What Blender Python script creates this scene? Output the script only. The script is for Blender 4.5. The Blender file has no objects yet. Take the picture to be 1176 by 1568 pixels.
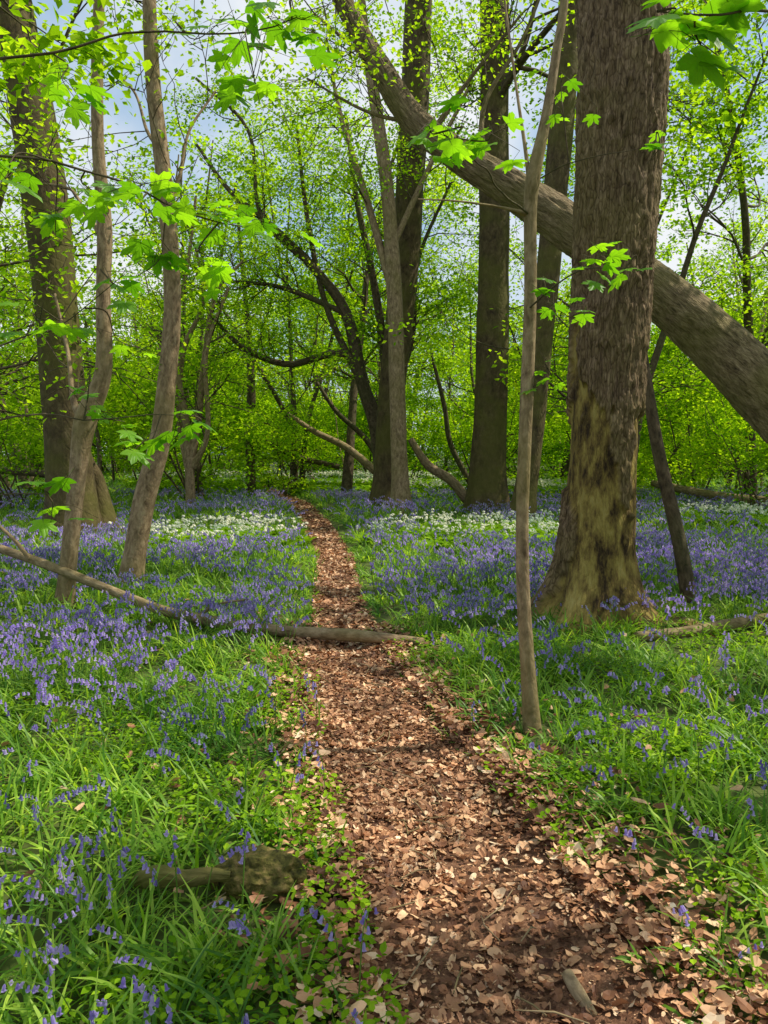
import bpy, bmesh, math, time
import numpy as np
from mathutils import Vector
T0=time.time()
PITCH=math.radians(4.55); CP,SPI=math.cos(PITCH),math.sin(PITCH); CAMH=1.5
def at(u,v,Y):
    """world point at ground distance Y seen at image pixel coordinates u, v"""
    dx=(u-588)/1180.; dy=(v-784)/1180.  # image pixels u, v to view-ray slopes
    t=Y/(CP-SPI*dy)
    return np.array([dx*t,Y,CAMH-t*(SPI+CP*dy)])
# ------------------------------------------------------------ noise
def _h(i,j,k,s):
    n=(i*374761393+j*668265263+k*1274126177+s*974711)&0xffffffff
    n=((n^(n>>13))*1274126177)&0xffffffff
    n=n^(n>>16)
    return n/4294967296.
def vn(P,s=0):
    P=np.asarray(P,float); I=np.floor(P).astype(np.int64); f=P-I; f=f*f*(3-2*f)
    r=0
    for a in (0,1):
        wa=f[...,0] if a else 1-f[...,0]
        for b in (0,1):
            wb=f[...,1] if b else 1-f[...,1]
            for c in (0,1):
                wc=f[...,2] if c else 1-f[...,2]
                r=r+wa*wb*wc*_h(I[...,0]+a,I[...,1]+b,I[...,2]+c,s)
    return r
def fbm(P,s=0,o=3):
    P=np.asarray(P,float); r=0;a=.5;t=0
    for i in range(o):
        r=r+a*vn(P*2**i,s+i*7); t+=a; a*=.5
    return r/t
def n2(x,y,sc,s=0,o=2):
    return fbm(np.stack([x/sc,y/sc,np.zeros_like(x)],-1),s,o)
# ------------------------------------------------------------ terrain
PY=np.array([-6,-3,1,1.9,2.8,4.23,5.63,8.35,11,16,22,30,45])
PC=np.array([1.9,1.2,.60,.42,.24,-.05,-.24,-.52,-.70,-1.43,-2.4,-4.6,-9])
PW=np.array([.5,.5,.45,.42,.37,.35,.26,.23,.23,.27,.27,.27,.3])
def pathd(x,y):
    c=np.interp(y,PY,PC)+.07*(n2(y,y*0,.8,5)-.5); w=np.interp(y,PY,PW)*(1+.35*(n2(y,y*0,.6,9)-.5))
    return np.abs(x-c)-w
def hgt(x,y):
    x=np.asarray(x,float);y=np.asarray(y,float)
    d=pathd(x,y)
    h=.16*(n2(x,y,3.2,1)-.5)*np.clip((np.abs(d)+.2),0,1)+.05*(n2(x,y,.9,3)-.5)*np.clip(d+.1,0,.6)/.6
    h=h+.05*np.clip(d*2.5,-.5,1)
    h=h+.5*(n2(x,y,20,8)-.5)*np.clip((y-22)/20,0,1)
    return h-.02
def hg1(x,y): return float(hgt(np.array([x]),np.array([y]))[0])
# ------------------------------------------------------------ mesh builder
class MB:
    def __init__(s): s.V=[];s.F=[];s.T=[];s.n=0;s.tm=0
    def add(s,V,Fs,tc=None):
        V=np.asarray(V,float)
        for f,m in Fs:
            f=np.asarray(f,np.int64)
            s.F.append((f+s.n,np.full(len(f),m,np.int32) if np.isscalar(m) else m))
        s.V.append(V); s.T.append(V if tc is None else tc); s.n+=len(V)
    def build(s,name,mats,smooth=False,parent=None,tc=False,extra=None):
        V=np.concatenate(s.V); me=bpy.data.meshes.new(name)
        me.vertices.add(len(V)); me.vertices.foreach_set('co',V.astype(np.float32).ravel())
        L=np.concatenate([f.ravel() for f,_ in s.F]); K=np.concatenate([np.full(len(f),f.shape[1]) for f,_ in s.F])
        M=np.concatenate([m for _,m in s.F])
        me.loops.add(len(L)); me.loops.foreach_set('vertex_index',L.astype(np.int32))
        me.polygons.add(len(K)); st=np.concatenate([[0],np.cumsum(K)[:-1]])
        me.polygons.foreach_set('loop_start',st.astype(np.int32))
        me.polygons.foreach_set('material_index',M.astype(np.int32))
        me.polygons.foreach_set('use_smooth',np.full(len(K),smooth))
        for m in mats: me.materials.append(m)
        if tc:
            a=me.attributes.new('tc','FLOAT_VECTOR','POINT'); a.data.foreach_set('vector',np.concatenate(s.T).astype(np.float32).ravel())
        if extra:
            for k,arr in extra.items():
                a=me.attributes.new(k,'FLOAT','POINT'); a.data.foreach_set('value',arr.astype(np.float32))
        me.update(calc_edges=True)
        ob=bpy.data.objects.new(name,me); bpy.context.scene.collection.objects.link(ob)
        if parent: ob.parent=parent
        return ob
def rot(yaw,pitch,roll):
    cz,sz=np.cos(yaw),np.sin(yaw);cx,sx=np.cos(pitch),np.sin(pitch);cy,sy=np.cos(roll),np.sin(roll);z=np.zeros_like(cz);o=z+1
    Rz=np.stack([cz,-sz,z,sz,cz,z,z,z,o],-1).reshape(-1,3,3)
    Rx=np.stack([o,z,z,z,cx,-sx,z,sx,cx],-1).reshape(-1,3,3)
    Ry=np.stack([cy,z,sy,z,o,z,-sy,z,cy],-1).reshape(-1,3,3)
    return Rz@Rx@Ry
def inst(mb,tm,P,R,S):
    TV,Fs=tm; N=len(P); 
    if N==0: return
    S=np.asarray(S); 
    if S.ndim==1: S=S[:,None]*np.ones(3)
    V=np.einsum('nij,nkj->nki',R,TV[None]*S[:,None,:])+P[:,None,:]
    k=len(TV); off=(np.arange(N)*k)[:,None,None]
    out=[]
    for f,m in Fs:
        f=np.asarray(f); ff=(f[None]+off).reshape(-1,f.shape[1])
        mm=np.tile(np.full(len(f),m,np.int32) if np.isscalar(m) else m,N)
        out.append((ff,mm))
    mb.add(V.reshape(-1,3),out)
def spline(P,R,n):
    P=np.asarray(P,float);R=np.asarray(R,float); m=len(P)
    if m==2:
        t=np.linspace(0,1,n)[:,None]; return P[0]*(1-t)+P[1]*t, R[0]*(1-t[:,0])+R[1]*t[:,0]
    Q=np.vstack([2*P[0]-P[1],P,2*P[-1]-P[-2]])
    cl=np.concatenate([[0],np.cumsum(np.linalg.norm(np.diff(P,axis=0),axis=1))])
    s=np.linspace(0,cl[-1],n); i=np.clip(np.searchsorted(cl,s,side='right')-1,0,m-2)
    t=((s-cl[i])/(cl[i+1]-cl[i]+1e-9))[:,None]
    a,b,c,d=Q[i],Q[i+1],Q[i+2],Q[i+3]
    O=.5*((2*b)+(-a+c)*t+(2*a-5*b+4*c-d)*t*t+(-a+3*b-3*c+d)*t**3)
    return O,np.interp(s,cl,R)
def tube(mb,P,R,sides=8,n=None,mat=0,dispf=None,cap=False):
    P=np.asarray(P,float)
    if n: P,R=spline(P,R,n)
    else: R=np.asarray(R,float)
    n=len(P); Tn=np.gradient(P,axis=0); Tn/=np.linalg.norm(Tn,axis=1)[:,None]+1e-9
    D=P[-1]-P[0]; ref=np.eye(3)[np.argmin(np.abs(D))] 
    A=np.cross(Tn,ref); A/=np.linalg.norm(A,axis=1)[:,None]+1e-9; B=np.cross(Tn,A)
    an=np.linspace(0,2*np.pi,sides,endpoint=False); ca,sa=np.cos(an),np.sin(an)
    sl=np.concatenate([[0],np.cumsum(np.linalg.norm(np.diff(P,axis=0),axis=1))])
    rr=R[:,None]*np.ones(sides)
    rm=max(R.mean(),.01)
    tc=np.stack([np.outer(np.ones(n),ca)*rm,np.outer(np.ones(n),sa)*rm,np.outer(sl,np.ones(sides))],-1)
    tc=tc+np.array([P[0,0]*3.1,P[0,1]*1.7,P[0,2]])
    if dispf is not None: rr=rr+dispf(tc,rr,an[None,:],P,sl)
    V=P[:,None,:]+rr[...,None]*(A[:,None,:]*ca[None,:,None]+B[:,None,:]*sa[None,:,None])
    i=np.arange(n-1)[:,None];j=np.arange(sides)[None,:];j2=(j+1)%sides
    F=np.stack([i*sides+j,i*sides+j2,(i+1)*sides+j2,(i+1)*sides+j],-1).reshape(-1,4)
    V=V.reshape(-1,3);tcf=tc.reshape(-1,3);Fs=[(F,mat)]
    if cap:
        V=np.vstack([V,P[0],P[-1]]);tcf=np.vstack([tcf,tcf[0],tcf[-1]])
        j=np.arange(sides);j2=(j+1)%sides
        Fs.append((np.stack([j2,j,np.full(sides,n*sides)],-1),mat)); b=(n-1)*sides
        Fs.append((np.stack([b+j,b+j2,np.full(sides,n*sides+1)],-1),mat))
    mb.add(V,Fs,tcf)
# ------------------------------------------------------------ materials
def newmat(name):
    m=bpy.data.materials.new(name); m.use_nodes=True; nt=m.node_tree; nt.nodes.clear()
    return m,nt,nt.nodes.new
def ramp(nt,fac,stops):
    r=nt.nodes.new('ShaderNodeValToRGB'); e=r.color_ramp.elements
    while len(e)<len(stops): e.new(.5)
    for x,(p,c) in zip(e,stops): x.position=p; x.color=(*c,1)
    nt.links.new(fac,r.inputs[0]); return r.outputs[0]
def mixc(nt,fac,a,b,mode='MIX'):
    n=nt.nodes.new('ShaderNodeMix'); n.data_type='RGBA'; n.blend_type=mode
    for i,x in ((0,fac),(6,a),(7,b)):
        if isinstance(x,(int,float)): n.inputs[i].default_value=x
        elif isinstance(x,tuple): n.inputs[i].default_value=(*x,1)
        else: nt.links.new(x,n.inputs[i])
    return n.outputs[2]
def leafmat(name,stops,tr=(1,1,1),tfac=.5,rough=.5,nscale=.6,spec=.5,simple=False,lo=(.6,.68,.58),hi=(1.26,1.14,1.0)):
    m,nt,N=newmat(name); L=nt.links.new
    g=N('ShaderNodeNewGeometry'); c=ramp(nt,g.outputs['Random Per Island'],stops)
    tx=N('ShaderNodeTexNoise'); tx.inputs['Scale'].default_value=nscale; tx.inputs['Detail'].default_value=1
    L(g.outputs['Position'],tx.inputs['Vector'])
    v=ramp(nt,tx.outputs['Fac'],[(.34,lo),(.66,hi)])
    c=mixc(nt,1.0,c,v,'MULTIPLY')
    if simple:
        p=N('ShaderNodeBsdfDiffuse'); L(c,p.inputs['Color'])
    else:
        p=N('ShaderNodeBsdfPrincipled'); p.inputs['Roughness'].default_value=rough; p.inputs['Specular IOR Level'].default_value=spec; L(c,p.inputs['Base Color'])
    t=N('ShaderNodeBsdfTranslucent'); L(mixc(nt,1.0,c,tr,'MULTIPLY'),t.inputs['Color'])
    a=N('ShaderNodeMixShader'); a.inputs[0].default_value=tfac; L(p.outputs[0],a.inputs[1]);L(t.outputs[0],a.inputs[2])
    o=N('ShaderNodeOutputMaterial'); L(a.outputs[0],o.inputs[0]); return m
def barkmat(name,dark,mid,light,sc=14,zs=.18,bump=.5,moss=(.06,.08,.015),mossamt=.5,strip=False,dist=.02):
    m,nt,N=newmat(name); L=nt.links.new
    at_=N('ShaderNodeAttribute'); at_.attribute_name='tc'
    mp=N('ShaderNodeMapping'); mp.inputs['Scale'].default_value=(sc,sc,sc*zs); L(at_.outputs['Vector'],mp.inputs[0])
    t1=N('ShaderNodeTexNoise'); t1.inputs['Scale'].default_value=1; t1.inputs['Detail'].default_value=8; t1.inputs['Roughness'].default_value=.72; t1.inputs['Distortion'].default_value=.4; L(mp.outputs[0],t1.inputs['Vector'])
    vo=N('ShaderNodeTexVoronoi'); vo.feature='DISTANCE_TO_EDGE'; vo.inputs['Scale'].default_value=1.3
    L(mp.outputs[0],vo.inputs['Vector'])
    t2=N('ShaderNodeTexNoise'); t2.inputs['Scale'].default_value=1.6; t2.inputs['Detail'].default_value=5; L(at_.outputs['Vector'],t2.inputs['Vector'])
    c=ramp(nt,t1.outputs['Fac'],[(.34,dark),(.5,mid),(.68,light)])
    mf=N('ShaderNodeMath'); mf.operation='MULTIPLY'; mf.inputs[1].default_value=mossamt
    L(ramp(nt,t2.outputs['Fac'],[(.42,(0,0,0)),(.62,(1,1,1))]),mf.inputs[0])
    c=mixc(nt,mf.outputs[0],c,moss)
    if strip:
        crk=ramp(nt,vo.outputs['Distance'],[(.0,(.4,.36,.32)),(.12,(1,1,1))]); c=mixc(nt,.8,c,crk,'MULTIPLY')
        s=N('ShaderNodeAttribute'); s.attribute_name='strip'
        m3=N('ShaderNodeMapping'); m3.inputs['Scale'].default_value=(9,9,3.2); L(at_.outputs['Vector'],m3.inputs[0])
        t3=N('ShaderNodeTexNoise'); t3.inputs['Scale'].default_value=1; t3.inputs['Detail'].default_value=8; t3.inputs['Roughness'].default_value=.7; L(m3.outputs[0],t3.inputs['Vector'])
        w=ramp(nt,t3.outputs['Fac'],[(.40,(.04,.024,.012)),(.48,(.16,.105,.03)),(.58,(.32,.235,.06)),(.72,(.43,.34,.12))])
        c=mixc(nt,s.outputs['Fac'],c,w)
    p=N('ShaderNodeBsdfPrincipled'); p.inputs['Roughness'].default_value=.85; p.inputs['Specular IOR Level'].default_value=.2; L(c,p.inputs['Base Color'])
    ad=N('ShaderNodeMath'); ad.operation='MULTIPLY_ADD'; cl=N('ShaderNodeMath'); cl.operation='MINIMUM'; cl.inputs[1].default_value=.2; L(vo.outputs['Distance'],cl.inputs[0])
    L(cl.outputs[0],ad.inputs[0]); ad.inputs[1].default_value=2.0; L(t1.outputs['Fac'],ad.inputs[2])
    b=N('ShaderNodeBump'); b.inputs['Strength'].default_value=bump; b.inputs['Distance'].default_value=dist; L(ad.outputs[0],b.inputs['Height']); L(b.outputs[0],p.inputs['Normal'])
    o=N('ShaderNodeOutputMaterial'); L(p.outputs[0],o.inputs[0]); return m
def plain(name,stops,rough=.8,scale=8,bump=.4,dist=.01,detail=8):
    m,nt,N=newmat(name); L=nt.links.new
    g=N('ShaderNodeNewGeometry'); t=N('ShaderNodeTexNoise'); t.inputs['Scale'].default_value=scale; t.inputs['Detail'].default_value=detail; t.inputs['Roughness'].default_value=.7; L(g.outputs['Position'],t.inputs['Vector'])
    p=N('ShaderNodeBsdfPrincipled'); p.inputs['Roughness'].default_value=rough; p.inputs['Specular IOR Level'].default_value=.2
    L(ramp(nt,t.outputs['Fac'],stops),p.inputs['Base Color'])
    b=N('ShaderNodeBump'); b.inputs['Strength'].default_value=bump; b.inputs['Distance'].default_value=dist; L(t.outputs['Fac'],b.inputs['Height']); L(b.outputs[0],p.inputs['Normal'])
    o=N('ShaderNodeOutputMaterial'); L(p.outputs[0],o.inputs[0]); return m
M_beech=barkmat('beech_bark',(.035,.024,.012),(.085,.06,.026),(.15,.112,.052),sc=11,zs=.5,bump=.5,mossamt=.65,moss=(.105,.10,.018))
M_light=barkmat('sycamore_bark',(.10,.064,.033),(.26,.182,.10),(.43,.32,.185),sc=24,zs=.4,bump=.5,mossamt=.4,moss=(.17,.15,.035),dist=.008)
M_rough=barkmat('furrowed_bark',(.05,.031,.017),(.185,.122,.066),(.36,.255,.145),sc=40,zs=.2,bump=.9,mossamt=.4,moss=(.17,.14,.03),strip=True,dist=.014)
M_lean=barkmat('ridged_bark',(.05,.033,.017),(.19,.137,.07),(.36,.27,.15),sc=40,zs=.2,bump=.9,mossamt=.45,moss=(.15,.14,.026),dist=.014)
M_moss=barkmat('mossy_bark',(.05,.03,.014),(.16,.11,.05),(.30,.22,.11),sc=24,zs=.4,bump=.7,mossamt=.8,moss=(.13,.14,.02),dist=.01)
M_twig=barkmat('twig_bark',(.03,.022,.012),(.09,.064,.035),(.16,.12,.068),sc=20,zs=.5,bump=.2,mossamt=.3)
M_leaf=leafmat('beech_leaf',[(0,(.12,.28,.008)),(.5,(.27,.50,.016)),(1,(.42,.64,.032))],tr=(1.62,1.45,.5),tfac=.62,nscale=.5,simple=True,lo=(.5,.62,.6))
M_far=leafmat('distant_leaf',[(0,(.13,.28,.02)),(.5,(.29,.50,.035)),(1,(.43,.63,.06))],tr=(1.62,1.45,.6),tfac=.62,nscale=.22,simple=True,lo=(.5,.62,.6))
M_syc=leafmat('sycamore_leaf',[(0,(.10,.28,.012)),(1,(.22,.46,.022))],tr=(1.9,1.8,.6),tfac=.6,rough=.45,nscale=3)
M_grass=leafmat('bluebell_blade',[(0,(.07,.20,.018)),(.6,(.22,.43,.035)),(1,(.43,.62,.09))],tr=(1.6,1.5,.6),tfac=.45,rough=.45,nscale=1.2,spec=.3,lo=(.5,.62,.6))
M_low=leafmat('herb_leaf',[(0,(.13,.29,.01)),(1,(.31,.52,.03))],tr=(1.5,1.4,.6),tfac=.38,nscale=2,simple=True)
M_stem=leafmat('flower_stem',[(0,(.10,.22,.03)),(1,(.19,.32,.07))],tfac=.2,simple=True)
M_bell=leafmat('bluebell_petal',[(0,(.28,.21,.68)),(.5,(.42,.35,.86)),(1,(.64,.57,.96))],tr=(1.05,1.0,1.0),tfac=.45,simple=True)
M_white=leafmat('garlic_petal',[(0,(.78,.8,.72)),(1,(.9,.91,.86))],tfac=.3,simple=True)
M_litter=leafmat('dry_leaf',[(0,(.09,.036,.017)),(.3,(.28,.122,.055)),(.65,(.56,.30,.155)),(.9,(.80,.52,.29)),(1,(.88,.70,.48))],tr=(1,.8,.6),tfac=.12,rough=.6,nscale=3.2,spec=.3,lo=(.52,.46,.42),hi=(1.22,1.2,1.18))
M_soil=plain('forest_floor',[(.3,(.04,.04,.012)),(.5,(.07,.09,.02)),(.7,(.11,.15,.028))],scale=4)
M_path=plain('trodden_soil',[(.3,(.06,.028,.014)),(.48,(.17,.08,.042)),(.6,(.28,.145,.08)),(.75,(.42,.24,.13))],scale=55,bump=1,dist=.015)
M_rock=plain('mossy_stump_wood',[(.35,(.03,.026,.008)),(.5,(.11,.10,.02)),(.65,(.26,.18,.065))],scale=26,bump=1,dist=.015)
# ------------------------------------------------------------ ground and path
def axis(segs):
    out=[]
    for a,b,s in segs: out+=list(np.arange(a,b,s))
    return np.array(out+[segs[-1][1]])
gx=axis([(-150,-40,10),(-40,-12,1.5),(-12,-4,.4),(-4,4,.08),(4,12,.4),(12,40,1.5),(40,150,10)])
gy=axis([(-60,-6,6),(-6,0,.5),(0,9,.08),(9,20,.3),(20,60,1.2),(60,250,12)])
X,Y=np.meshgrid(gx,gy); Z=hgt(X,Y); nx,ny=len(gx),len(gy)
i=np.arange(ny-1)[:,None];j=np.arange(nx-1)[None,:]
F=np.stack([i*nx+j,i*nx+j+1,(i+1)*nx+j+1,(i+1)*nx+j],-1).reshape(-1,4)
mb=MB();mb.add(np.stack([X,Y,Z],-1).reshape(-1,3),[(F,0)]);mb.build('ground',[M_soil],True)
py=axis([(-5,0,.2),(0,10,.06),(10,40,.25)]); k=25
s=np.linspace(-1,1,k); C=np.interp(py,PY,PC)+.07*(n2(py,py*0,.8,5)-.5); W=np.interp(py,PY,PW)*(1+.35*(n2(py,py*0,.6,9)-.5))
X=C[:,None]+s[None]*(W[:,None]+.05); Yp=py[:,None]+0*X; Z=hgt(X,Yp)+.022*(1-np.abs(s)**6)[None]-.008+.02*(n2(X,Yp,.12,4)-.5)
nx=k;i=np.arange(len(py)-1)[:,None];j=np.arange(nx-1)[None,:]
F=np.stack([i*nx+j,i*nx+j+1,(i+1)*nx+j+1,(i+1)*nx+j],-1).reshape(-1,4)
mb=MB();mb.add(np.stack([X,Yp,Z],-1).reshape(-1,3),[(F,0)]);mb.build('footpath',[M_path],True)
# ------------------------------------------------------------ scatter helpers
R0=np.random.RandomState(7)
def scat(rng,x0,x1,y0,y1,dens,pmin=0.02,fn=None):
    n=int((x1-x0)*(y1-y0)*dens); x=rng.uniform(x0,x1,n);y=rng.uniform(y0,y1,n)
    k=(np.abs(x)<.56*np.maximum(y,0)+2.0)&(pathd(x,y)>pmin)
    x,y=x[k],y[k]
    if fn is not None:
        k=rng.rand(len(x))<fn(x,y); x,y=x[k],y[k]
    return x,y
def blades(mb,x,y,z,az,L,w,lean,curv,K,mat=0):
    N=len(x); s=np.linspace(0,1,K+1)
    th=lean[:,None]+curv[:,None]*(np.arange(K)+.5)[None]/K
    dl=(L/K)[:,None]
    hx=np.concatenate([np.zeros((N,1)),np.cumsum(np.sin(th)*dl,1)],1); hz=np.concatenate([np.zeros((N,1)),np.cumsum(np.cos(th)*dl,1)],1)
    wp=np.interp(s,[0,.3,.7,1],[.55,1,.8,.08])[None]*w[:,None]/2
    cx,sx=np.cos(az)[:,None],np.sin(az)[:,None]
    cxx=x[:,None]+hx*cx; cyy=y[:,None]+hx*sx; czz=z[:,None]+hz
    Lf=np.stack([cxx-sx*wp,cyy+cx*wp,czz],-1); Rt=np.stack([cxx+sx*wp,cyy-cx*wp,czz+wp*.5],-1)
    V=np.stack([Lf,Rt],2).reshape(N,-1,3); kk=2*(K+1)
    q=np.arange(K)[:,None]*2+np.array([0,1,3,2])[None]
    F=(q[None]+(np.arange(N)*kk)[:,None,None]).reshape(-1,4)
    mb.add(V.reshape(-1,3),[(F,mat)])
def logzone(X,Y):   # short turf around the lying logs
    a=((X+.48)/.36)**2+((Y-2.38)/.16)**2<1
    b=(X>1.9)&(X<4)&(np.abs(Y-5.45-.08*(X-2))<.28)
    c=(X>-3)&(X<.5)&(np.abs(Y-(5.75-.13*(X-.2)-.06*np.abs(X)))<.22)
    return a|b|c
def tufts(mb,rng,x,y,nb,L0,L1,w0,w1,K):
    n=len(x); X=np.repeat(x,nb)+rng.normal(0,.02,n*nb);Y=np.repeat(y,nb)+rng.normal(0,.02,n*nb)
    d=pathd(X,Y); f=np.clip(.45+d*1.3,.4,1)*(0.75+.5*n2(X,Y,.7,21))*np.where(logzone(X,Y),.42,1)
    az=rng.uniform(0,2*np.pi,n*nb); L=rng.uniform(L0,L1,n*nb)*f; w=rng.uniform(w0,w1,n*nb)
    blades(mb,X,Y,hgt(X,Y)-.01,az,L,w,rng.uniform(.15,.95,n*nb),rng.uniform(.3,1.9,n*nb),K)
mb=MB()
x,y=scat(R0,-5,5,1.0,6.5,125,-.02,fn=lambda x,y:.5+.9*n2(x,y,.45,31)-.35*(x>0)*(y<2.9)*(pathd(x,y)<.5)); tufts(mb,R0,x,y,9,.12,.27,.007,.014,4)
x,y=scat(R0,-10,10,6.5,13,55,0); tufts(mb,R0,x,y,8,.16,.32,.012,.02,3)
x,y=scat(R0,-19,19,13,30,15,0); tufts(mb,R0,x,y,7,.20,.36,.02,.035,2)
x,y=scat(R0,-30,30,30,48,4,0); tufts(mb,R0,x,y,7,.25,.45,.04,.06,2)
mb.build('grass',[M_grass],True)
oval6=(np.array([[0,0,0],[.28,.25,.06],[.30,.6,.05],[0,1,-.06],[-.30,.6,.05],[-.28,.25,.06],[0,.5,-.02]]),[(np.array([[0,1,2,6],[6,2,3,4],[0,6,4,5]])*1,0)])
oval4=(np.array([[0,0,0],[.34,.5,.07],[0,1,-.05],[-.34,.5,.07]]),[(np.array([[0,1,2],[0,2,3]]),0)])
mb=MB(); x,y=scat(R0,-4,4,1.1,6,2600,-.03,fn=lambda x,y:np.clip((n2(x,y,.6,44)-.46)*6,0,1)*(1-.5*(y>4)))
n=len(x);inst(mb,oval6,np.stack([x,y,hgt(x,y)+R0.uniform(.01,.10,n)],-1),rot(R0.uniform(0,6.28,n),R0.normal(0,.35,n),R0.normal(0,.3,n)),R0.uniform(.016,.036,n))
mb.build('woodland_herbs',[M_low])
# ------------------------------------------------------------ leaf litter
def litter_t(rng):
    a=np.linspace(0,2*np.pi,11,endpoint=False); r=1+rng.normal(0,.13,11)
    xx=.33*np.sin(a)*r; yy=.5*np.cos(a)*r; zz=.9*rng.uniform(-.6,1.2)*xx**2+rng.uniform(-.4,.7)*yy**2+rng.normal(0,.03,11)
    V=np.vstack([np.stack([xx,yy,zz],-1),[0,0,rng.uniform(-.04,.02)]]);j=np.arange(11)
    return (V,[(np.stack([j,(j+1)%11,np.full(11,11)],-1),0)])
LT=[litter_t(R0) for _ in range(10)]
def litter(mb,rng,x,y,s0,s1,lift=.02,pw=2.0):
    n=len(x); idx=rng.randint(0,10,n); s=s0+(s1-s0)*rng.rand(n)**pw; z=hgt(x,y)+rng.uniform(.004,lift,n)+.012
    R=rot(rng.uniform(0,6.28,n),rng.normal(0,.34,n),rng.normal(0,.34,n)); P=np.stack([x,y,z],-1)
    for q in range(10):
        k=idx==q; inst(mb,LT[q],P[k],R[k],s[k][:,None]*np.stack([rng.uniform(.5,1.2,k.sum()),np.ones(k.sum()),np.ones(k.sum())],-1))
def pathpts(rng,n,y0,y1,spread=1.0,thin=.0):
    y=rng.uniform(y0,y1,n); w=np.interp(y,PY,PW); x=np.interp(y,PY,PC)+rng.uniform(-1,1,n)*w*spread
    k=rng.rand(n)>thin*np.clip((n2(x,y,.35,88)-.45)*6,0,1); return x[k],y[k]
mb=MB()
x,y=pathpts(R0,42000,.9,5.5,1.05,.65); litter(mb,R0,x,y,.006,.052,pw=3.0)
x,y=pathpts(R0,12000,5.5,13,1.1,.4); litter(mb,R0,x,y,.015,.07)
x,y=pathpts(R0,5500,13,32,1.1); litter(mb,R0,x,y,.04,.10)
n=14000; y=R0.uniform(.9,6.5,n); w=np.interp(y,PY,PW); sd=np.where(R0.rand(n)<.62,1,-1); x=np.interp(y,PY,PC)+sd*(w+np.abs(R0.exponential(.20,n))*np.where(sd>0,np.interp(y,[0,2,3,4],[1.9,1.5,.7,.5]),.55))
litter(mb,R0,x,y,.01,.07,.05,1.9)
x,y=scat(R0,-5,5,1.2,9,7,0.05); litter(mb,R0,x,y,.03,.07,.09,1)
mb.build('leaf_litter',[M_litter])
mb=MB()
for _ in range(260):
    yy=R0.uniform(1.3,9); xx=np.interp(yy,PY,PC)+R0.normal(0,.5); a=R0.uniform(0,3.14); l=R0.uniform(.03,.14); p=np.array([xx,yy,hg1(xx,yy)+.035])
    dd=np.array([math.cos(a),math.sin(a),0])*l; tube(mb,[p-dd,p+R0.normal(0,.01,3),p+dd],[.002,.003,.0015],5,mat=0)
mb.build('scattered_twigs',[M_light],True,tc=True)
# ------------------------------------------------------------ bluebells
def bell(p,tilt,az,s,m,hi):
    rings=[(0,.28),(.35,.42),(.75,.45),(1.0,.85)] if hi else [(0,.3),(1,.75)]
    a=np.linspace(0,2*np.pi,m,endpoint=False)
    V=[]
    for q,(t,r) in enumerate(rings):
        rr=r*(np.where(np.arange(m)%2==0,1.15,.65) if (hi and q==len(rings)-1) else 1)
        V.append(np.stack([np.cos(a)*rr*s*.5,np.sin(a)*rr*s*.5,np.full(m,-t*s)-(np.where(np.arange(m)%2==0,-.12,.0)*s if (hi and q==3) else 0)],-1))
    V=np.concatenate(V)@rot(np.array([az]),np.array([tilt]),np.array([0.]))[0].T+p
    i=np.arange(len(rings)-1)[:,None];j=np.arange(m)[None]
    F=np.stack([i*m+j,i*m+(j+1)%m,(i+1)*m+(j+1)%m,(i+1)*m+j],-1).reshape(-1,4)
    return V,F
def bluebell_t(rng,hi):
    b=MB(); H=rng.uniform(.24,.34); lean=rng.uniform(.02,.12)
    P=[[0,0,0],[lean*.3,0,H*.45],[lean*.7,0,H*.8],[lean*1.3+.02,0,H*.97],[lean*1.5+.05,0,H*.98]]
    Ps,Rs=spline(P,[.0028,.0024,.002,.0015,.001],9 if hi else 5)
    if not hi: Rs=Rs*1.6
    tube(b,Ps,Rs,4 if hi else 3,mat=0)
    nb=rng.randint(6,10) if hi else rng.randint(5,8)
    for q in range(nb):
        t=.62+.38*q/(nb-1); f=t*(len(Ps)-1); i0=int(min(f,len(Ps)-2)); p=Ps[i0]+(Ps[i0+1]-Ps[i0])*(f-i0)
        az=rng.uniform(-1.3,1.3)-math.pi/2; off=np.array([math.cos(az+math.pi/2),math.sin(az+math.pi/2),0])*rng.uniform(.006,.014)
        V,F=bell(p+off+[0,0,-.002],rng.uniform(.1,.6),az,(.023 if hi else .026)*rng.uniform(.85,1.1),6 if hi else 4,hi)
        b.add(V,[(F,1)])
    V=np.concatenate(b.V); F=np.concatenate([f for f,_ in b.F]); m=np.concatenate([m for _,m in b.F]); return (V,[(F,m)])
BH=[bluebell_t(R0,True) for _ in range(6)];BL=[bluebell_t(R0,False) for _ in range(6)]
GAR=[(-2.6,12.2,1.4,1.7),(1.8,12.6,2.1,1.7),(-3.0,33,7,7),(8.0,15.5,2.2,1.6),(3.5,24,3,2)]
def ingar(x,y):
    r=np.zeros_like(x)
    for cx,cy,a,b in GAR: r=np.maximum(r,np.clip(1.6*(1.15-np.sqrt(((x-cx)/a)**2+((y-cy)/b)**2)+.5*(n2(x,y,.8,61)-.5)),0,1))
    return r
def putbells(mb,T,x,y,s0=.85,s1=1.15):
    n=len(x);idx=R0.randint(0,6,n);P=np.stack([x,y,hgt(x,y)-.01],-1);R=rot(R0.uniform(0,6.28,n),R0.normal(0,.12,n),R0.normal(0,.12,n));S=R0.uniform(s0,s1,n)
    for q in range(6):
        k=idx==q; inst(mb,T[q],P[k],R[k],S[k])
def bd(x,y):
    c=n2(x,y,.8,71); return np.clip((c-.36)*4,.04,1)*(1-ingar(x,y))*np.clip((pathd(x,y)-.05)*2.2,0,1)
mb=MB()
x,y=scat(R0,-4,4,1.2,4.3,76,.02,fn=lambda x,y:(.22+bd(x,y))*np.where(x<0,1,.42)); putbells(mb,BH,x,y,.7,1.0)
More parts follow.
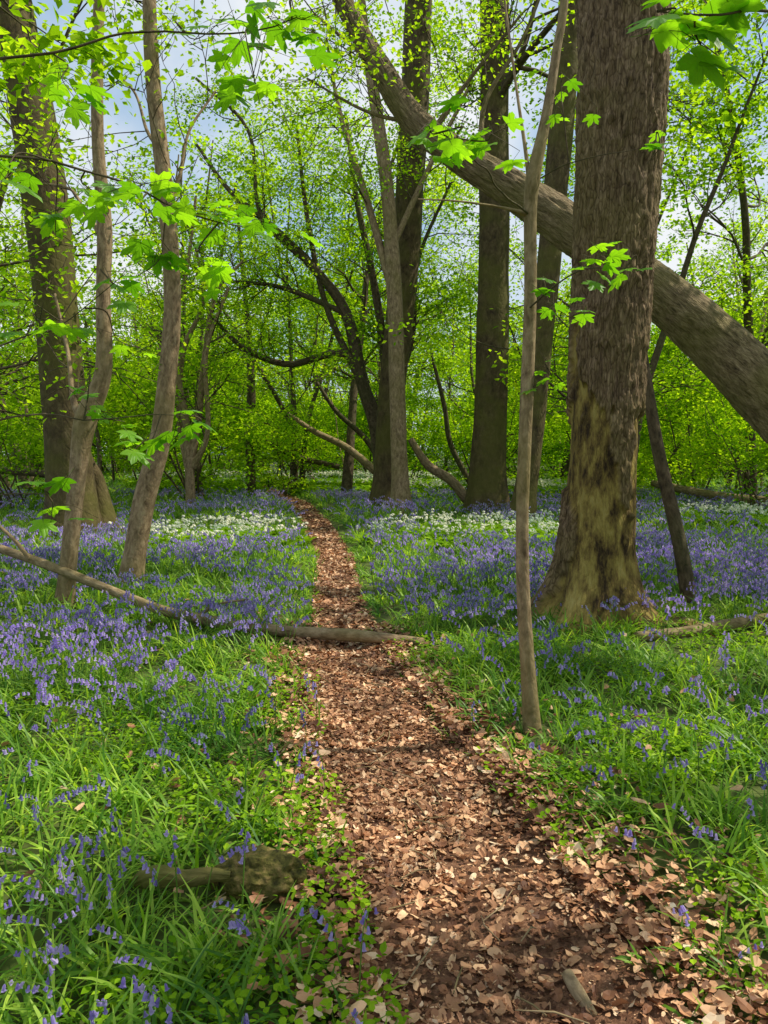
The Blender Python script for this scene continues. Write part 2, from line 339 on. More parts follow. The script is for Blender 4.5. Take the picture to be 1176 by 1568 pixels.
x,y=scat(R0,-6,6,4.3,7.5,130,.05,fn=lambda x,y:bd(x,y)*np.where(x<0,1,np.clip((y-3.6)/3,.3,1))*np.clip((y-3.0)/2,0,1)); putbells(mb,BH,x,y)
x,y=scat(R0,-11,11,7.5,13,78,.1,fn=bd); putbells(mb,BL,x,y,.9,1.15)
x,y=scat(R0,-16,16,13,24,26,.15,fn=bd); putbells(mb,BL,x,y,1,1.25)
mb.build('bluebells',[M_stem,M_bell])
def garlic_t(rng):
    b=MB()
    for q in range(6):
        a=np.array([q*1.05+rng.uniform(-.3,.3)]); blades(b,np.zeros(1),np.zeros(1),np.zeros(1),a,np.array([.27]),np.array([.075]),np.array([.35]),np.array([1.2]),3,0)
    for q in range(2):
        p=np.array([rng.uniform(-.06,.06),rng.uniform(-.06,.06),rng.uniform(.26,.34)]); V=[];F=[]
        for w in range(9):
            d=rng.normal(0,1,3); d[2]=abs(d[2]); d/=np.linalg.norm(d); c=p+d*.024; s=.011
            e=np.cross(d,[.3,.5,.8]);e/=np.linalg.norm(e);f=np.cross(d,e); V+= [c+e*s,c+f*s,c-e*s,c-f*s]; F.append([4*w,4*w+1,4*w+2,4*w+3])
        b.add(np.array(V),[(np.array(F),1)])
    V=np.concatenate(b.V); F=np.concatenate([f for f,_ in b.F]); m=np.concatenate([m for _,m in b.F]); return (V,[(F,m)])
GT=[garlic_t(R0) for _ in range(4)]
mb=MB()
for cx,cy,a,b_ in GAR:
    dn=42 if cy<20 else 15
    x,y=scat(R0,cx-a*1.4,cx+a*1.4,cy-b_*1.4,cy+b_*1.4,dn,.1,fn=ingar); n=len(x); idx=R0.randint(0,4,n);P=np.stack([x,y,hgt(x,y)],-1);R=rot(R0.uniform(0,6.28,n),R0.normal(0,.1,n),R0.normal(0,.1,n));S=R0.uniform(.85,1.2,n)*(1 if cy<20 else 1.4)
    for q in range(4):
        kk=idx==q; inst(mb,GT[q],P[kk],R[kk],S[kk])
mb.build('wild_garlic',[M_low,M_white])
# ------------------------------------------------------------ trees
def nrm(v): return v/(np.linalg.norm(v)+1e-9)
def walk(rng,st,d,L,n,wob,up):
    P=[st]; d=nrm(d)
    for _ in range(n):
        d=nrm(d+rng.normal(0,wob,3)+np.array([0,0,up])); P.append(P[-1]+d*L/n)
    return np.array(P)
def grow(mb,sp,rng,st,d,L,r,lev,mx,nc,up=.08,wob=.16,flat=.5):
    P=walk(rng,st,d,L,5,wob,up); R=np.linspace(r,r*.35,6)
    tube(mb,P,R,[7,5,4,3,3][lev],mat=mb.tm)
    if lev>=mx:
        for t in (2,3.4,5): sp.append(P[int(t)]+rng.normal(0,.05,3))
        return
    for q in range(nc[lev]):
        t=rng.uniform(.25,1); f=t*5;i0=int(min(f,4));p=P[i0]+(P[i0+1]-P[i0])*(f-i0)
        dd=nrm(P[i0+1]-P[i0]); side=nrm(np.cross(dd,rng.normal(0,1,3))); a=rng.uniform(.6,1.15)
        nd=dd*math.cos(a)+side*math.sin(a); nd[2]*=(1-flat*.6)
        grow(mb,sp,rng,p,nd,L*rng.uniform(.42,.65),r*(1-.6*t)*.6+.003,lev+1,mx,nc,up*.5,wob,flat)
    if lev>0: sp.append(P[-1])
def leaves(mb,rng,sp,per,rad,s0,s1,T,thick=.3,mat=0):
    sp=np.array(sp)
    if len(sp)==0: return
    n=len(sp)*per; C=np.repeat(sp,per,0)
    rr=np.repeat(rng.uniform(.6,1.3,len(sp))*rad,per)
    off=rng.normal(0,1,(n,3)); off[:,2]*=thick
    tl=np.repeat(rng.normal(0,.25,(len(sp),2)),per,0); off[:,2]+=off[:,0]*tl[:,0]+off[:,1]*tl[:,1]
    P=C+off*rr[:,None]*.55
    inst(mb,T,P,rot(rng.uniform(0,6.28,n),rng.normal(-.15,.5,n),rng.normal(0,.5,n)),rng.uniform(s0,s1,n))
def flare(amt,hh,lob=5,ph=0.,seed=0,rough=.0,rsc=1.0):
    def f(tc,rr,an,P,sl):
        e=np.exp(-np.maximum(sl,0)/hh)[:,None]
        out=rr*amt*e*(.75+.45*np.cos(lob*an+ph+.6*np.sin(2*an+ph)))+rr*.10*(fbm(tc*np.array([2.5,2.5,.9]),seed)-.5)*2
        if rough: out=out+rough*(1-2*np.abs(fbm(tc*np.array([22,22,4.5])*rsc,seed+3,3)-.5)*2.6)
        return out
    return f
def px(w,Y): return w*Y/1180./2
CN=[0,4,3]
def trunk(name,pts,mat,sides=28,n=70,fl=(.7,.4),lob=5,ph=0.,seed=1,rough=0,crown=None,limbs=(),rsc=1.0,leafn=30,ls=(.06,.11),tw=9,tl=(.8,1.8)):
    P=np.array([at(u,v,Y) for u,v,Y,w in pts]); R=[px(w,Y) for u,v,Y,w in pts]
    g=hg1(P[0][0],P[0][1]); P[0][2]=g-.12
    mb=MB(); mb.tm=1; tube(mb,P,R,sides,n=n,mat=0,dispf=flare(fl[0],fl[1],lob,ph,seed,rough,rsc))
    rng=np.random.RandomState(seed+100); sp=[]
    for lm in limbs:
        Q=np.array([at(u,v,Y) for u,v,Y,w in lm]); RR=[px(w,Y) for u,v,Y,w in lm]
        tube(mb,Q,RR,8,n=24,mat=0)
        for q in range(tw):
            t=rng.uniform(.25,1); f=t*(len(Q)-1);i0=int(min(f,len(Q)-2));p=Q[i0]+(Q[i0+1]-Q[i0])*(f-i0)
            dd=nrm(Q[i0+1]-Q[i0]);side=nrm(np.cross(dd,rng.normal(0,1,3)))
            grow(mb,sp,rng,p,dd*.6+side*.8+np.array([0,0,.15]),rng.uniform(*tl),max(.006,RR[-1]*.5),2,3,[0,0,3],.05,.2)
    if crown:
        z0,nb,L,per=crown
        Pf,Rf=spline(P,R,60)
        for q in range(nb):
            c=np.where(Pf[:,2]>z0)[0]
            if len(c)==0: break
            i0=c[rng.randint(len(c))]; a=rng.uniform(0,6.28)
            grow(mb,sp,rng,Pf[i0],np.array([math.cos(a),math.sin(a),rng.uniform(.1,.7)]),L*rng.uniform(.6,1.2),max(.03,Rf[i0]*.3),1,3,CN,.05,.18)
    ob=mb.build(name,[mat,M_twig],True,tc=True)
    if sp:
        lb=MB(); leaves(lb,rng,sp,crown[3] if crown else leafn,.5,ls[0],ls[1],oval4)
        lb.build('foliage',[M_leaf],parent=ob)
    return ob
trunk('beech_tree',[(112,835,12.5,88),(108,740,12.5,72),(98,620,12.5,64),(84,450,12.5,62),(66,280,12.5,64),(40,120,12.5,62),(12,-20,12.5,58),(-40,-260,12.5,50),(-90,-700,12.5,30)],M_beech,fl=(.5,.3),seed=3,crown=(8,5,3.2,8))
trunk('beech_tree',[(160,820,13.2,46),(146,740,13.2,30),(128,700,13.0,26),(105,600,12.7,16)],M_beech,fl=(.9,.25),seed=4,n=30,sides=16)
trunk('sycamore_tree',[(96,950,7,27),(106,850,7,25),(120,720,7,27),(132,640,7,33),(158,570,7,24),(158,450,7,20),(160,350,7,22),(150,220,7,17),(149,90,7,17),(152,-40,7,15),(150,-350,7,8)],M_light,fl=(.5,.2),seed=5,sides=18,n=90,
  limbs=[[(128,650,7,14),(112,610,7.1,9),(104,540,7.3,6),(84,450,7.5,4)],[(156,360,7,10),(130,325,7.2,6),(108,290,7.4,4),(60,280,7.6,3)]],leafn=8,tw=6,ls=(.05,.09))
trunk('sycamore_tree',[(196,925,8.1,42),(206,850,8.1,33),(222,760,8.1,34),(244,680,8.1,31),(256,580,8.1,27),(264,470,8.1,25),(258,340,8.1,25),(246,230,8.1,23),(234,120,8.1,21),(228,-30,8.1,19),(225,-350,8.1,9)],M_light,fl=(.4,.2),seed=6,sides=18,n=90,
  limbs=[[(256,330,8.1,8),(275,270,8.2,6),(290,200,8.4,4),(330,140,8.6,3)],[(246,230,8.1,7),(225,200,8.3,5),(205,140,8.5,3.5),(160,100,8.8,3)]],leafn=8,tw=6,ls=(.05,.09))
trunk('beech_tree',[(592,790,19,50),(594,720,19,42),(600,600,19,40),(618,430,19,42),(629,260,19,42),(637,120,19,42),(641,-20,19,40),(648,-260,19,34),(655,-600,19,20)],M_beech,fl=(.4,.35),seed=7,crown=(9,6,3.4,8))
trunk('hornbeam_tree',[(616,795,17.6,34),(612,720,17.6,26),(608,600,17.6,24),(604,450,17.6,24),(594,300,17.6,20),(578,180,17.6,18),(560,60,17.6,14),(548,-60,17.6,10)],M_light,fl=(.5,.3),seed=8,sides=16,
  limbs=[[(605,460,17.6,14),(560,300,17.8,10),(520,170,18,6),(500,60,18,4)],[(600,380,17.6,10),(660,250,17.8,7),(720,130,18,5)]],leafn=20)
trunk('hazel_tree',[(590,750,20,26),(578,660,20,24),(556,590,20,20),(530,480,20,17),(480,410,20,14),(420,350,20,11),(350,290,20,7),(300,220,20,4)],M_twig,fl=(.3,.3),seed=9,sides=12,
  limbs=[[(575,655,20,15),(535,545,20,12),(440,558,20,10),(370,530,20,8),(320,480,20,5)],
         [(582,690,20,16),(590,560,20,14),(570,420,20,11),(545,300,20,8),(530,180,20,5)],
         [(556,590,20,12),(500,470,20,9),(470,330,20,7),(455,200,20,4)],
         [(530,480,20,9),(430,440,20,7),(340,430,20,5)],
         [(480,410,20,9),(400,330,20,7),(380,200,20,5),(300,120,20,4)],
         [(585,660,20,12),(630,520,20,9),(640,400,20,6),(690,280,20,4)]],leafn=24,tw=14)
trunk('coppiced_hazel_tree',[(292,722,19,16),(286,660,19,13),(270,570,19,11),(262,500,19,9),(285,420,19,6),(300,300,19,4)],M_light,fl=(.3,.2),seed=21,sides=10,n=40,
  limbs=[[(292,715,19,13),(304,640,19,11),(312,560,19,10),(330,450,19,7),(372,400,19,4)],[(288,715,19,12),(275,640,19.3,10),(280,540,19.3,9),(312,460,19.3,6),(300,380,19.3,4)],[(296,715,19,11),(318,660,18.8,8),(316,540,18.8,7),(350,440,18.8,5)]],leafn=14,tw=6)
trunk('ivy_clad_tree',[(384,728,25,15),(383,650,25,15),(385,600,25,13),(380,500,25,8),(370,400,25,6),(360,280,25,4)],M_twig,fl=(.2,.2),seed=22,sides=10,n=40,limbs=[[(384,560,25,6),(410,480,25,4),(430,400,25,3)]],leafn=14,tw=6)
trunk('beech_tree',[(746,785,18,66),(748,720,18,54),(752,600,18,49),(756,400,18,46),(757,200,18,43),(757,0,18,42),(757,-260,18,36),(755,-600,18,20)],M_beech,fl=(.35,.6),lob=7,seed=10,crown=(9,6,3.4,8))
trunk('beech_tree',[(798,815,15.5,46),(806,740,15.5,34),(820,620,15.5,33),(834,470,15.5,34),(848,320,15.5,36),(862,160,15.5,37),(874,0,15.5,36),(886,-250,15.5,30),(896,-600,15.5,18)],M_beech,fl=(.5,.3),seed=11,crown=(9,5,3,8))
trunk('sycamore_sapling',[(818,1140,3.95,30),(808,1020,3.95,23),(801,900,3.95,21),(800,780,3.95,20),(806,620,3.95,20),(812,460,3.95,18),(812,330,3.95,19),(816,275,3.95,22),(836,180,3.95,15),(852,80,3.95,13),(866,-20,3.95,12),(880,-300,3.95,5)],M_light,fl=(.35,.08),seed=12,sides=20,n=140,
  limbs=[[(812,330,3.95,10),(770,318,3.9,4),(700,308,3.8,3),(640,305,3.7,2)],[(812,300,3.95,9),(806,240,4.0,6),(790,130,4.1,4),(770,-20,4.2,3)]],leafn=1,tw=0)
trunk('leaning_ash_tree',[(1480,960,6.6,135),(1330,770,7.2,110),(1180,610,7.9,92),(1090,520,8.2,78),(1010,450,8.4,70),(900,370,8.7,60),(840,325,8.9,58),(770,280,9.1,48),(690,230,9.3,40),(630,180,9.5,38),(585,110,9.7,33),(550,50,9.9,28),(515,-20,10,24),(440,-200,10.2,14)],M_lean,fl=(.3,.3),seed=13,sides=90,n=420,rough=.016,rsc=.9,
  limbs=[[(740,260,9.2,10),(742,160,9.3,7),(800,60,9.4,5),(840,-40,9.5,4)],[(660,205,9.4,9),(720,120,9.5,6),(800,20,9.6,4)],[(600,140,9.7,9),(560,90,9.7,6),(480,20,9.8,4)],[(640,190,9.5,8),(560,170,9.6,5),(470,120,9.8,3)]],leafn=12,tw=9,ls=(.045,.08))
mb=MB(); P=[at(*q) for q in [(1060,945,6.9),(1040,830,7.0),(1008,690,7.2),(984,545,7.4),(974,480,7.5)]]; tube(mb,P,[px(w,7) for w in (26,22,20,16,12)],14,n=40,dispf=flare(.1,.1,3,0,5)); mb.build('dead_sapling',[M_twig],True,tc=True)
def gtree():
    pts=[(915,985,6.5,150),(913,930,6.5,124),(917,840,6.5,112),(922,700,6.5,106),(929,560,6.5,105),(937,420,6.5,108),(946,260,6.5,113),(954,100,6.5,117),(958,-40,6.5,118),(966,-350,6.5,105),(980,-900,6.5,60)]
    P=np.array([at(u,v,Y) for u,v,Y,w in pts]); R=[px(w,Y) for u,v,Y,w in pts]; P[0][2]=hg1(P[0][0],P[0][1])-.08
    st={}
    def d(tc,rr,an,P,sl):
        e=np.exp(-sl/.26)[:,None]; lo=.75+.6*np.cos(5*an+1.2+.8*np.sin(an*2))
        q=tc*np.array([4.5,4.5,1.3]); zz=P[:,2][:,None]*np.ones_like(rr)
        m=fbm(q,33,5)+.20*np.clip((1.0-np.abs(zz-.95)/1.3),-1,1)-.02
        m=np.clip((m-.56)*30,0,1)*(zz<2.6)
        st['m']=m
        fur=1-np.abs(fbm(tc*np.array([20,20,4]),50,3)-.5)*6
        fine=fbm(tc*np.array([60,60,20]),51,3)-.5
        out=rr*.95*e*lo+rr*.08*(fbm(tc*np.array([2.5,2.5,.8]),9)-.5)*2
        out=out+(1-m)*(.024*fur+.014+.014*fine)-.020*m+m*.035*(fbm(tc*np.array([16,16,4]),77,4)-.5)
        return out
    mb=MB(); mb.tm=0; tube(mb,P,R,240,n=900,mat=0,dispf=d)
    sm=[st['m'].ravel()]; n0=mb.n; rng=np.random.RandomState(5); sp=[]
    Pf,Rf=spline(P,R,60)
    for q in range(5):
        c=np.where(Pf[:,2]>8)[0]; i0=c[rng.randint(len(c))]; a=rng.uniform(0,6.28)
        grow(mb,sp,rng,Pf[i0],np.array([math.cos(a),math.sin(a),.5]),3.2,.07,1,3,CN,.05,.18)
    s=np.zeros(mb.n); s[:n0]=sm[0]
    ob=mb.build('oak_tree',[M_rough],True,tc=True,extra={'strip':s})
    lb=MB(); leaves(lb,rng,sp,9,.5,.07,.11,oval4); lb.build('foliage',[M_leaf],parent=ob)
gtree()
def log(name,pts,mat,sides=12,n=40,seed=1,subs=(),rg_=.002):
    mb=MB(); P=[at(u,v,Y) for u,v,Y,w in pts]; tube(mb,P,[px(w,Y) for u,v,Y,w in pts],sides,n=n,cap=True,dispf=flare(0,.1,3,0,seed,rg_))
    for sb in subs: tube(mb,[at(u,v,Y) for u,v,Y,w in sb],[px(w,Y) for u,v,Y,w in sb],6,n=12)
    return mb.build(name,[mat],True,tc=True)
log('fallen_branch',[(-120,800,7.6,10),(0,840,7.3,13),(80,868,7.0,14),(160,900,6.7,14),(250,935,6.3,16),(330,952,6.15,18),(430,966,6.0,18),(540,973,5.9,20),(650,983,5.85,12)],M_light,n=80,subs=[[(45,856,7.1,8),(20,825,7.1,6),(-30,780,7.2,4)],[(300,945,6.2,7),(335,925,6.2,4),(380,918,6.2,3)]])
log('fallen_log',[(975,975,5.75,16),(1050,968,5.85,18),(1110,958,5.95,20),(1176,948,6.1,20),(1300,930,6.3,22)],M_light)
for k,(pts) in enumerate([[(440,632,24,5),(480,660,24,9),(530,685,24,11),(575,722,24,12)],[(485,585,23,5),(515,630,23,7),(560,672,23,9),(590,720,23,10)],[(628,672,19,10),(655,712,19,14),(690,735,19,15),(715,765,19,16)],[(340,650,26,4),(400,672,26,6),(450,698,26,7),(520,715,26,8)],[(660,540,24,4),(680,620,24,7),(690,680,24,8),(720,740,24,9)],[(-60,715,22,10),(60,725,22,12),(150,735,22,9)],[(1000,740,22,10),(1100,760,20,14),(1200,770,19,16)]]):
    log('fallen_trunk',pts,M_light if k in(0,2,6) else M_twig,10,20,k)
log('mossy_log',[(205,1352,2.42,8),(222,1346,2.42,28),(250,1342,2.42,34),(285,1344,2.42,24),(320,1340,2.42,20),(352,1342,2.43,10)],M_moss,40,120,rg_=.008)
log('broken_stick',[(868,1490,2.12,20),(885,1520,2.06,24),(908,1556,1.99,16)],M_light,10,12)
bm=bmesh.new(); bmesh.ops.create_icosphere(bm,subdivisions=6,radius=1); me=bpy.data.meshes.new('stump'); bm.to_mesh(me); bm.free()
V=np.array([v.co[:] for v in me.vertices]); V*= (.65+.7*fbm(V*2.2+5,3,5))[:,None]; V*=np.array([.16,.09,.085]); V+=np.array([-.42,2.50,hg1(-.42,2.50)+.055])
me.vertices.foreach_set('co',V.astype(np.float32).ravel()); me.polygons.foreach_set('use_smooth',[True]*len(me.polygons)); me.materials.append(M_rock); me.update()
ob=bpy.data.objects.new('mossy_stump',me); bpy.context.scene.collection.objects.link(ob)
# ------------------------------------------------------------ woodland trees (shared meshes)
def make_tree(seed,H,r,z0,nb,L,nc,per,rad,s0,s1,stems=1,T=oval4,spread=.12):
    rng=np.random.RandomState(seed); mb=MB(); sp=[]
    for s_ in range(stems):
        d=np.array([rng.normal(0,spread),rng.normal(0,spread),1.]); P=walk(rng,np.array([rng.normal(0,.1*(stems>1)),rng.normal(0,.1*(stems>1)),-.15]),d,H*rng.uniform(.8,1.05),8,.07,.03)
        R=np.linspace(r,r*.2,9); R[0]*=1.3; Pf,Rf=spline(P,R,24); tube(mb,Pf,Rf,9)
        for q in range(nb//stems):
            i0=int(np.clip((z0+(1-z0)*rng.rand()),0,.98)*23); a=rng.uniform(0,6.28)
            grow(mb,sp,rng,Pf[i0],np.array([math.cos(a),math.sin(a),rng.uniform(.1,.8)]),L*rng.uniform(.6,1.2)*(1.15-.5*i0/23),max(min(.015,r*.4),Rf[i0]*.45),1,3,nc,.06,.18)
    lb=MB(); leaves(lb,rng,sp,per,rad,s0,s1,T)
    return mb,lb,len(sp)
def as_mesh(mb,name,mats,smooth,tc):
    ob=mb.build(name,mats,smooth,tc=tc); me=ob.data; bpy.data.objects.remove(ob); return me
def tmpl(seed,leafm,**k):
    a,b,n=make_tree(seed,**k)
    return as_mesh(a,'wood',[M_twig],True,True),as_mesh(b,'leaves',[leafm],False,False)
MID=[tmpl(200+q,M_leaf,H=[13,11,15,12][q],r=[.13,.10,.15,.11][q],z0=.2,nb=20,L=3.4,nc=[0,4,3],per=13,rad=.48,s0=.09,s1=.14,stems=[1,2,1,3][q]) for q in range(4)]
SHR=[tmpl(300+q,M_leaf,H=[4.2,3.2,5.5][q],r=.03,z0=.12,nb=15,L=1.5,nc=[0,3,3],per=11,rad=.36,s0=.08,s1=.13,stems=[3,5,4][q],spread=.3) for q in range(3)]
FAR=[tmpl(400+q,M_far,H=[15,13,12][q],r=.18,z0=.12,nb=20,L=4.2,nc=[0,3,3],per=10,rad=.85,s0=.16,s1=.28,stems=[1,1,2][q]) for q in range(3)]
SHADE_SAP=[tmpl(500+q,M_leaf,H=[6.5,5.4][q],r=.035,z0=.35,nb=8,L=1.3,nc=[0,2,2],per=26,rad=.31,s0=.07,s1=.11,stems=1) for q in range(2)]  # clumpy sapling templates made up as occluders for dappled shade
def place(name,tm,x,y,rz,s,par=None):
    ob=bpy.data.objects.new(name,tm[0]); ob.location=(x,y,hg1(x,y)); ob.rotation_euler=(0,0,rz); ob.scale=(s,s,s); bpy.context.scene.collection.objects.link(ob)
    if par: ob.parent=par
    lf=bpy.data.objects.new('foliage',tm[1]); lf.parent=ob; bpy.context.scene.collection.objects.link(lf); return ob
rg=np.random.RandomState(11)
mids=[(-9.5,19,0),(-5.6,23,1),(-3.2,28,3),(-12.5,27,2),(.2,30,0),(3.6,28,3),(7.3,25,1),(10.5,22,2),(13.5,28,0),(11.0,17,3),(-8.5,33,0),(8.5,36,1),(-2,40,1),(-1.2,24,2),(-8.2,14.5,1),(5.6,18.5,3)]
for (x,y,q) in mids: place('woodland_tree',MID[q],x,y,rg.uniform(0,6.28),rg.uniform(.85,1.15))
for (x,y,q,rz,s_) in [(3.7,3.3,0,.3,1.0),(4.6,4.8,1,2.0,1.0),(3.4,1.4,1,4.0,1.0),(5.4,2.4,0,3.0,1.2),(-3.6,4.6,1,.5,.9),(6.3,9.6,0,1.0,1.35),(7.6,12.0,0,2.6,1.4)]: place('shade_sapling',SHADE_SAP[q],x,y,rz,s_)  # invented saplings, added beside the view to break up the sunlight
shr=[(-9.0,19),(-5.5,22),(-3.2,26),(-6.8,29),(1.0,29),(3.2,25),(6.2,22),(8.8,18),(7.5,27),(-12,24),(11.5,25),(-2.5,35),(2.5,36),(6,34),(-10,33),(10.5,33),(-8,25),(13,20),(5,30),(-4.5,31),(9.4,23),(12.5,30),(8.6,30),(10.8,28)]
for (x,y) in shr: place('hazel_shrub',SHR[rg.randint(3)],x,y,rg.uniform(0,6.28),rg.uniform(.85,1.25))
dist=bpy.data.objects.new('distant_trees',None); bpy.context.scene.collection.objects.link(dist)
for _ in range(72):
    y=rg.uniform(42,100); x=rg.uniform(-1,1)*(.60*y+5); place('distant_tree',FAR[rg.randint(3)],x,y,rg.uniform(0,6.28),rg.uniform(.7,1.15),dist)
for _ in range(95):
    y=rg.uniform(36,62); x=rg.uniform(-1,1)*(.6*y+4); place('distant_shrub',SHR[rg.randint(3)],x,y,rg.uniform(0,6.28),rg.uniform(1.0,1.8),dist)
mb=MB()
for _ in range(80):
    y=rg.uniform(22,48); x=rg.uniform(-1,1)*(.55*y+2)
    if pathd(np.array([x]),np.array([y]))[0]<.8: continue
    H=rg.uniform(6,14); P=walk(rg,np.array([x,y,hg1(x,y)-.1]),np.array([rg.normal(0,.16),rg.normal(0,.1),1]),H,7,.09,.04); r=rg.uniform(.03,.12)
    tube(mb,P,np.linspace(r,r*.3,8),8,n=20,mat=rg.randint(2))
    for q in range(5):
        i0=rg.randint(2,7); P2=walk(rg,P[i0],np.array([rg.normal(),rg.normal()*.5,.7]),rg.uniform(1,3),5,.2,.05); tube(mb,P2,np.linspace(r*.4,.006,6),5,mat=1)
mb.build('slender_stems',[M_light,M_twig],True,tc=True,parent=dist)
# ------------------------------------------------------------ foreground sycamore sprays
half=[(0,1.0),(7,.84),(13,.84),(20,.62),(29,.46),(38,.72),(45,.80),(52,.93),(58,.78),(66,.74),(80,.46),(92,.55),(104,.68),(113,.60),(128,.46),(152,.34),(172,.28)]
ang=[a for a,_ in half]+[180]+[-a for a,_ in half[:0:-1]]; rad=[r for _,r in half]+[.10]+[r for _,r in half[:0:-1]]
ang=np.radians(np.array(ang,float));rad=np.array(rad)
def syc_t(rng):
    n=len(ang); zz=-.22*rad**2*rng.uniform(.4,1.6)+.06*(rad>.7)+rng.normal(0,.015,n)
    V=np.stack([np.sin(ang)*rad,np.cos(ang)*rad,zz],-1); mid=V*.5; mid[:,2]=V[:,2]*.25+.03*(rad>.7)
    V=np.vstack([V,mid,[0,0,0]]); j=np.arange(n);j2=(j+1)%n
    V[:,1]+=.15
    k=len(V); V=np.vstack([V,[[.012,.15,0],[-.012,.15,0],[-.01,-.8,.06],[.01,-.8,.06]]])
    return (V,[(np.stack([j,j2,n+j2,n+j],-1),0),(np.stack([n+j,n+j2,np.full(n,2*n)],-1),0),(np.array([[k,k+1,k+2,k+3]]),1)])
ST=[syc_t(R0) for _ in range(6)]
def sprays(name,limbs,lst,seed):
    """limbs: list of (points,radius0); every spray hangs from the nearest limb point"""
    rng=np.random.RandomState(seed); w=MB(); l=MB(); LP=[]
    for pts,r in limbs:
        Q,RR=spline(np.array(pts),np.linspace(r,r*.3,len(pts)),30)
        Q=Q+(fbm(Q*4,seed)-.5)[:,None]*.06
        tube(w,Q,RR,7); LP.append(Q)
    LP=np.concatenate(LP)
    for (u,v,Y,n,sprd,size) in lst:
        c=at(u,v,Y); s0=LP[np.argmin(np.linalg.norm(LP-c,axis=1))]
        midp=(c+s0)/2+rng.normal(0,.03,3)+np.array([0,0,.03]); d=nrm(c-s0+rng.normal(0,.05,3)); end=c+d*sprd
        tube(w,[s0,midp,c,end],[.004,.003,.0022,.0012],5,n=18)
        for q in range(n):
            p=c+d*rng.uniform(-1,1)*sprd+rng.normal(0,1,3)*np.array([.5,.5,.28])*sprd
            yaw=rng.uniform(0,6.28); pit=rng.uniform(-.75,.05); ro=rng.normal(0,.3); R=rot(np.array([yaw]),np.array([pit]),np.array([ro])); s=size*rng.uniform(.75,1.15)
            inst(l,ST[rng.randint(6)],p[None],R,np.array([s]))
            e=p+R[0]@np.array([0,-.8*s,.06*s]); f=c+d*rng.uniform(-.6,.8)*sprd; tube(w,[f,(f+e)/2+[0,0,.01],e],[.0016,.0013,.001],3)
    ob=w.build(name,[M_twig],True,tc=True); l.build('leaves',[M_syc,M_stem],parent=ob)
A=at
sprays('sycamore_branch',[([A(812,330,3.95),A(770,290,3.7),A(720,230,3.3),A(680,200,2.95)],.006),([A(812,470,3.95),A(860,430,3.7),A(905,410,3.4),A(960,408,3.3)],.005),([A(806,600,3.95),A(840,575,3.9)],.004),([A(816,280,3.95),A(870,250,3.9),A(960,230,3.7),A(1005,220,3.6)],.004)],
 [(700,205,2.9,9,.13,.085),(755,205,3.0,5,.08,.08),(655,192,2.9,4,.08,.085),(925,402,3.3,9,.12,.072),(975,415,3.3,3,.06,.07),(850,470,3.8,7,.16,.075),(845,575,3.9,5,.14,.055),(1010,225,3.6,4,.10,.07),(860,150,3.9,6,.15,.055)],1)
def sap(tl):
    mb=MB(); tube(mb,[[tl[0],tl[1],hg1(*tl)-.1],[tl[0]+.05,tl[1],1.2],[tl[0]-.03,tl[1]+.05,2.6],[tl[0]+.05,tl[1],4.2],[tl[0],tl[1],6]],[.045,.038,.032,.025,.01],14,n=60); mb.build('sycamore_sapling',[M_light],True,tc=True)
tl=(-2.75,3.2); sap(tl)
def lt(z): return np.array([tl[0],tl[1],z])
sprays('sycamore_branch',[([lt(2.5),A(0,240,3.1),A(150,270,3.1),A(300,330,3.1),A(400,350,3.4)],.007),([lt(3.0),A(20,90,3.2),A(200,50,3.3),A(380,50,3.3),A(470,20,3.3)],.007),
  ([lt(1.4),A(0,530,3.1),A(90,500,3.1),A(190,420,3.2)],.005),([lt(1.3),A(20,640,3.1),A(150,640,3.1),A(290,635,2.9)],.005),([lt(1.1),A(20,755,3.0),A(90,760,3.0)],.004)],
 [(215,285,3.0,9,.18,.09),(290,330,3.1,9,.15,.085),(320,395,3.2,6,.12,.085),(245,395,3.1,6,.12,.085),(400,345,3.4,7,.12,.08),(95,120,3.2,6,.12,.095),(85,335,3.2,4,.08,.09),(380,75,3.2,9,.2,.10),(460,30,3.3,8,.16,.10),(300,60,3.4,7,.2,.09),(60,490,3.0,6,.13,.085),(170,430,3.3,4,.13,.08),(285,652,2.9,6,.10,.09),(215,680,2.9,4,.08,.08),(80,765,3.0,5,.12,.08),(135,600,3.1,4,.13,.055),(10,270,2.8,4,.10,.09),(180,520,3.3,4,.13,.06),(160,640,3.2,4,.10,.055),(150,300,3.3,5,.14,.08)],2)
tr=(2.6,2.6); sap(tr)
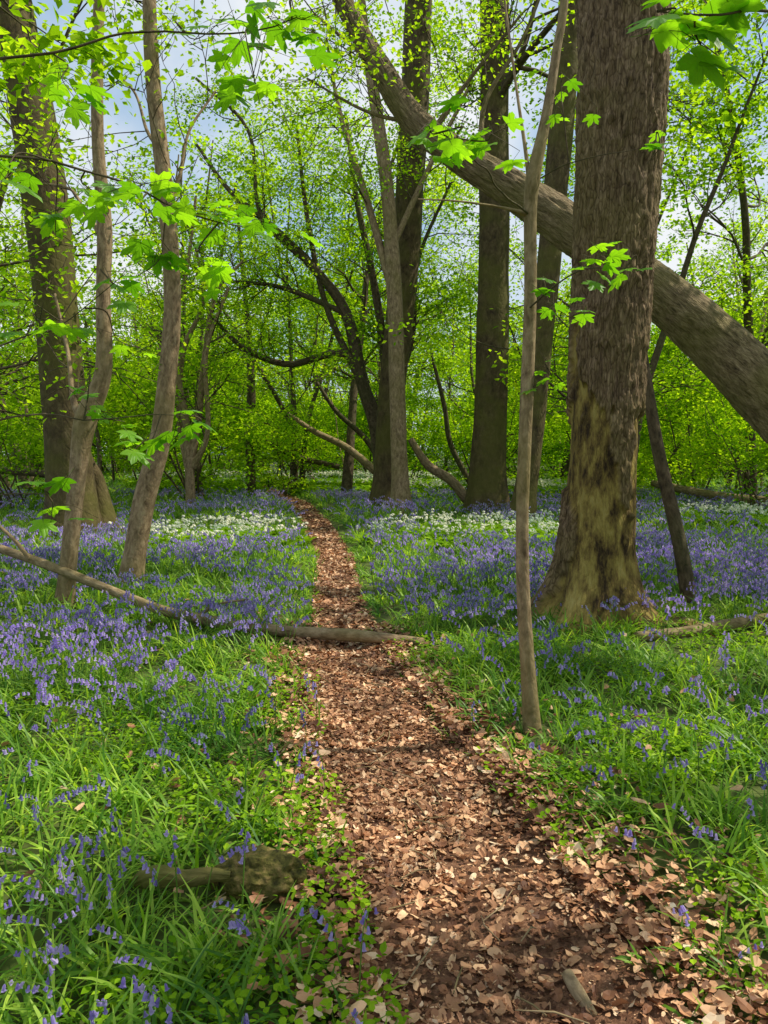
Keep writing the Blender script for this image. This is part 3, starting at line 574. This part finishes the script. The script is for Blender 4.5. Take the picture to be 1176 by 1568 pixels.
sprays('sycamore_branch',[([np.array([2.6,2.6,2.6]),A(1250,30,2.4),A(1100,20,2.3),A(1010,15,2.3)],.006)],[(1010,38,2.3,4,.08,.10),(1070,65,2.3,4,.08,.11),(1110,20,2.4,4,.09,.10)],3)
print('all built',time.time()-T0)
# ------------------------------------------------------------ light
SE,SR=math.radians(54),math.radians(80)
w=bpy.data.worlds.new('World'); bpy.context.scene.world=w; w.use_nodes=True; nt=w.node_tree; nt.nodes.clear()
sk=nt.nodes.new('ShaderNodeTexSky'); sk.sky_type='NISHITA'; sk.sun_disc=False; sk.sun_elevation=SE; sk.sun_rotation=SR
tc=nt.nodes.new('ShaderNodeTexCoord'); nz=nt.nodes.new('ShaderNodeTexNoise'); nz.inputs['Scale'].default_value=3.2; nz.inputs['Detail'].default_value=6; nt.links.new(tc.outputs['Generated'],nz.inputs['Vector'])
cf=ramp(nt,nz.outputs['Fac'],[(.42,(.0,.0,.0)),(.60,(.95,.95,.95))])
hz=mixc(nt,.65,sk.outputs[0],(4.4,6.2,8.2))
col=mixc(nt,cf,hz,(8.0,8.2,8.4))
bg=nt.nodes.new('ShaderNodeBackground'); bg.inputs[1].default_value=.115; nt.links.new(col,bg.inputs[0])
ow=nt.nodes.new('ShaderNodeOutputWorld'); nt.links.new(bg.outputs[0],ow.inputs[0])
sl=bpy.data.lights.new('sun','SUN'); sl.energy=5; sl.angle=math.radians(.5); sl.color=(1,.94,.82)
so=bpy.data.objects.new('sun',sl); d=Vector((math.sin(SR)*math.cos(SE),math.cos(SR)*math.cos(SE),math.sin(SE))); so.rotation_euler=d.to_track_quat('Z','Y').to_euler(); so.location=d*50; bpy.context.scene.collection.objects.link(so)
cam=bpy.data.cameras.new('camera'); co=bpy.data.objects.new('camera',cam); bpy.context.scene.collection.objects.link(co)
cam.sensor_fit='VERTICAL'; cam.sensor_height=24; cam.lens=12/(784/1180.); cam.clip_end=600; cam.clip_start=.05
co.location=(0,0,CAMH); co.rotation_euler=(math.radians(90)-PITCH,0,0); bpy.context.scene.camera=co
sc=bpy.context.scene; sc.view_settings.view_transform='Standard'; sc.view_settings.look='None'; sc.view_settings.exposure=0
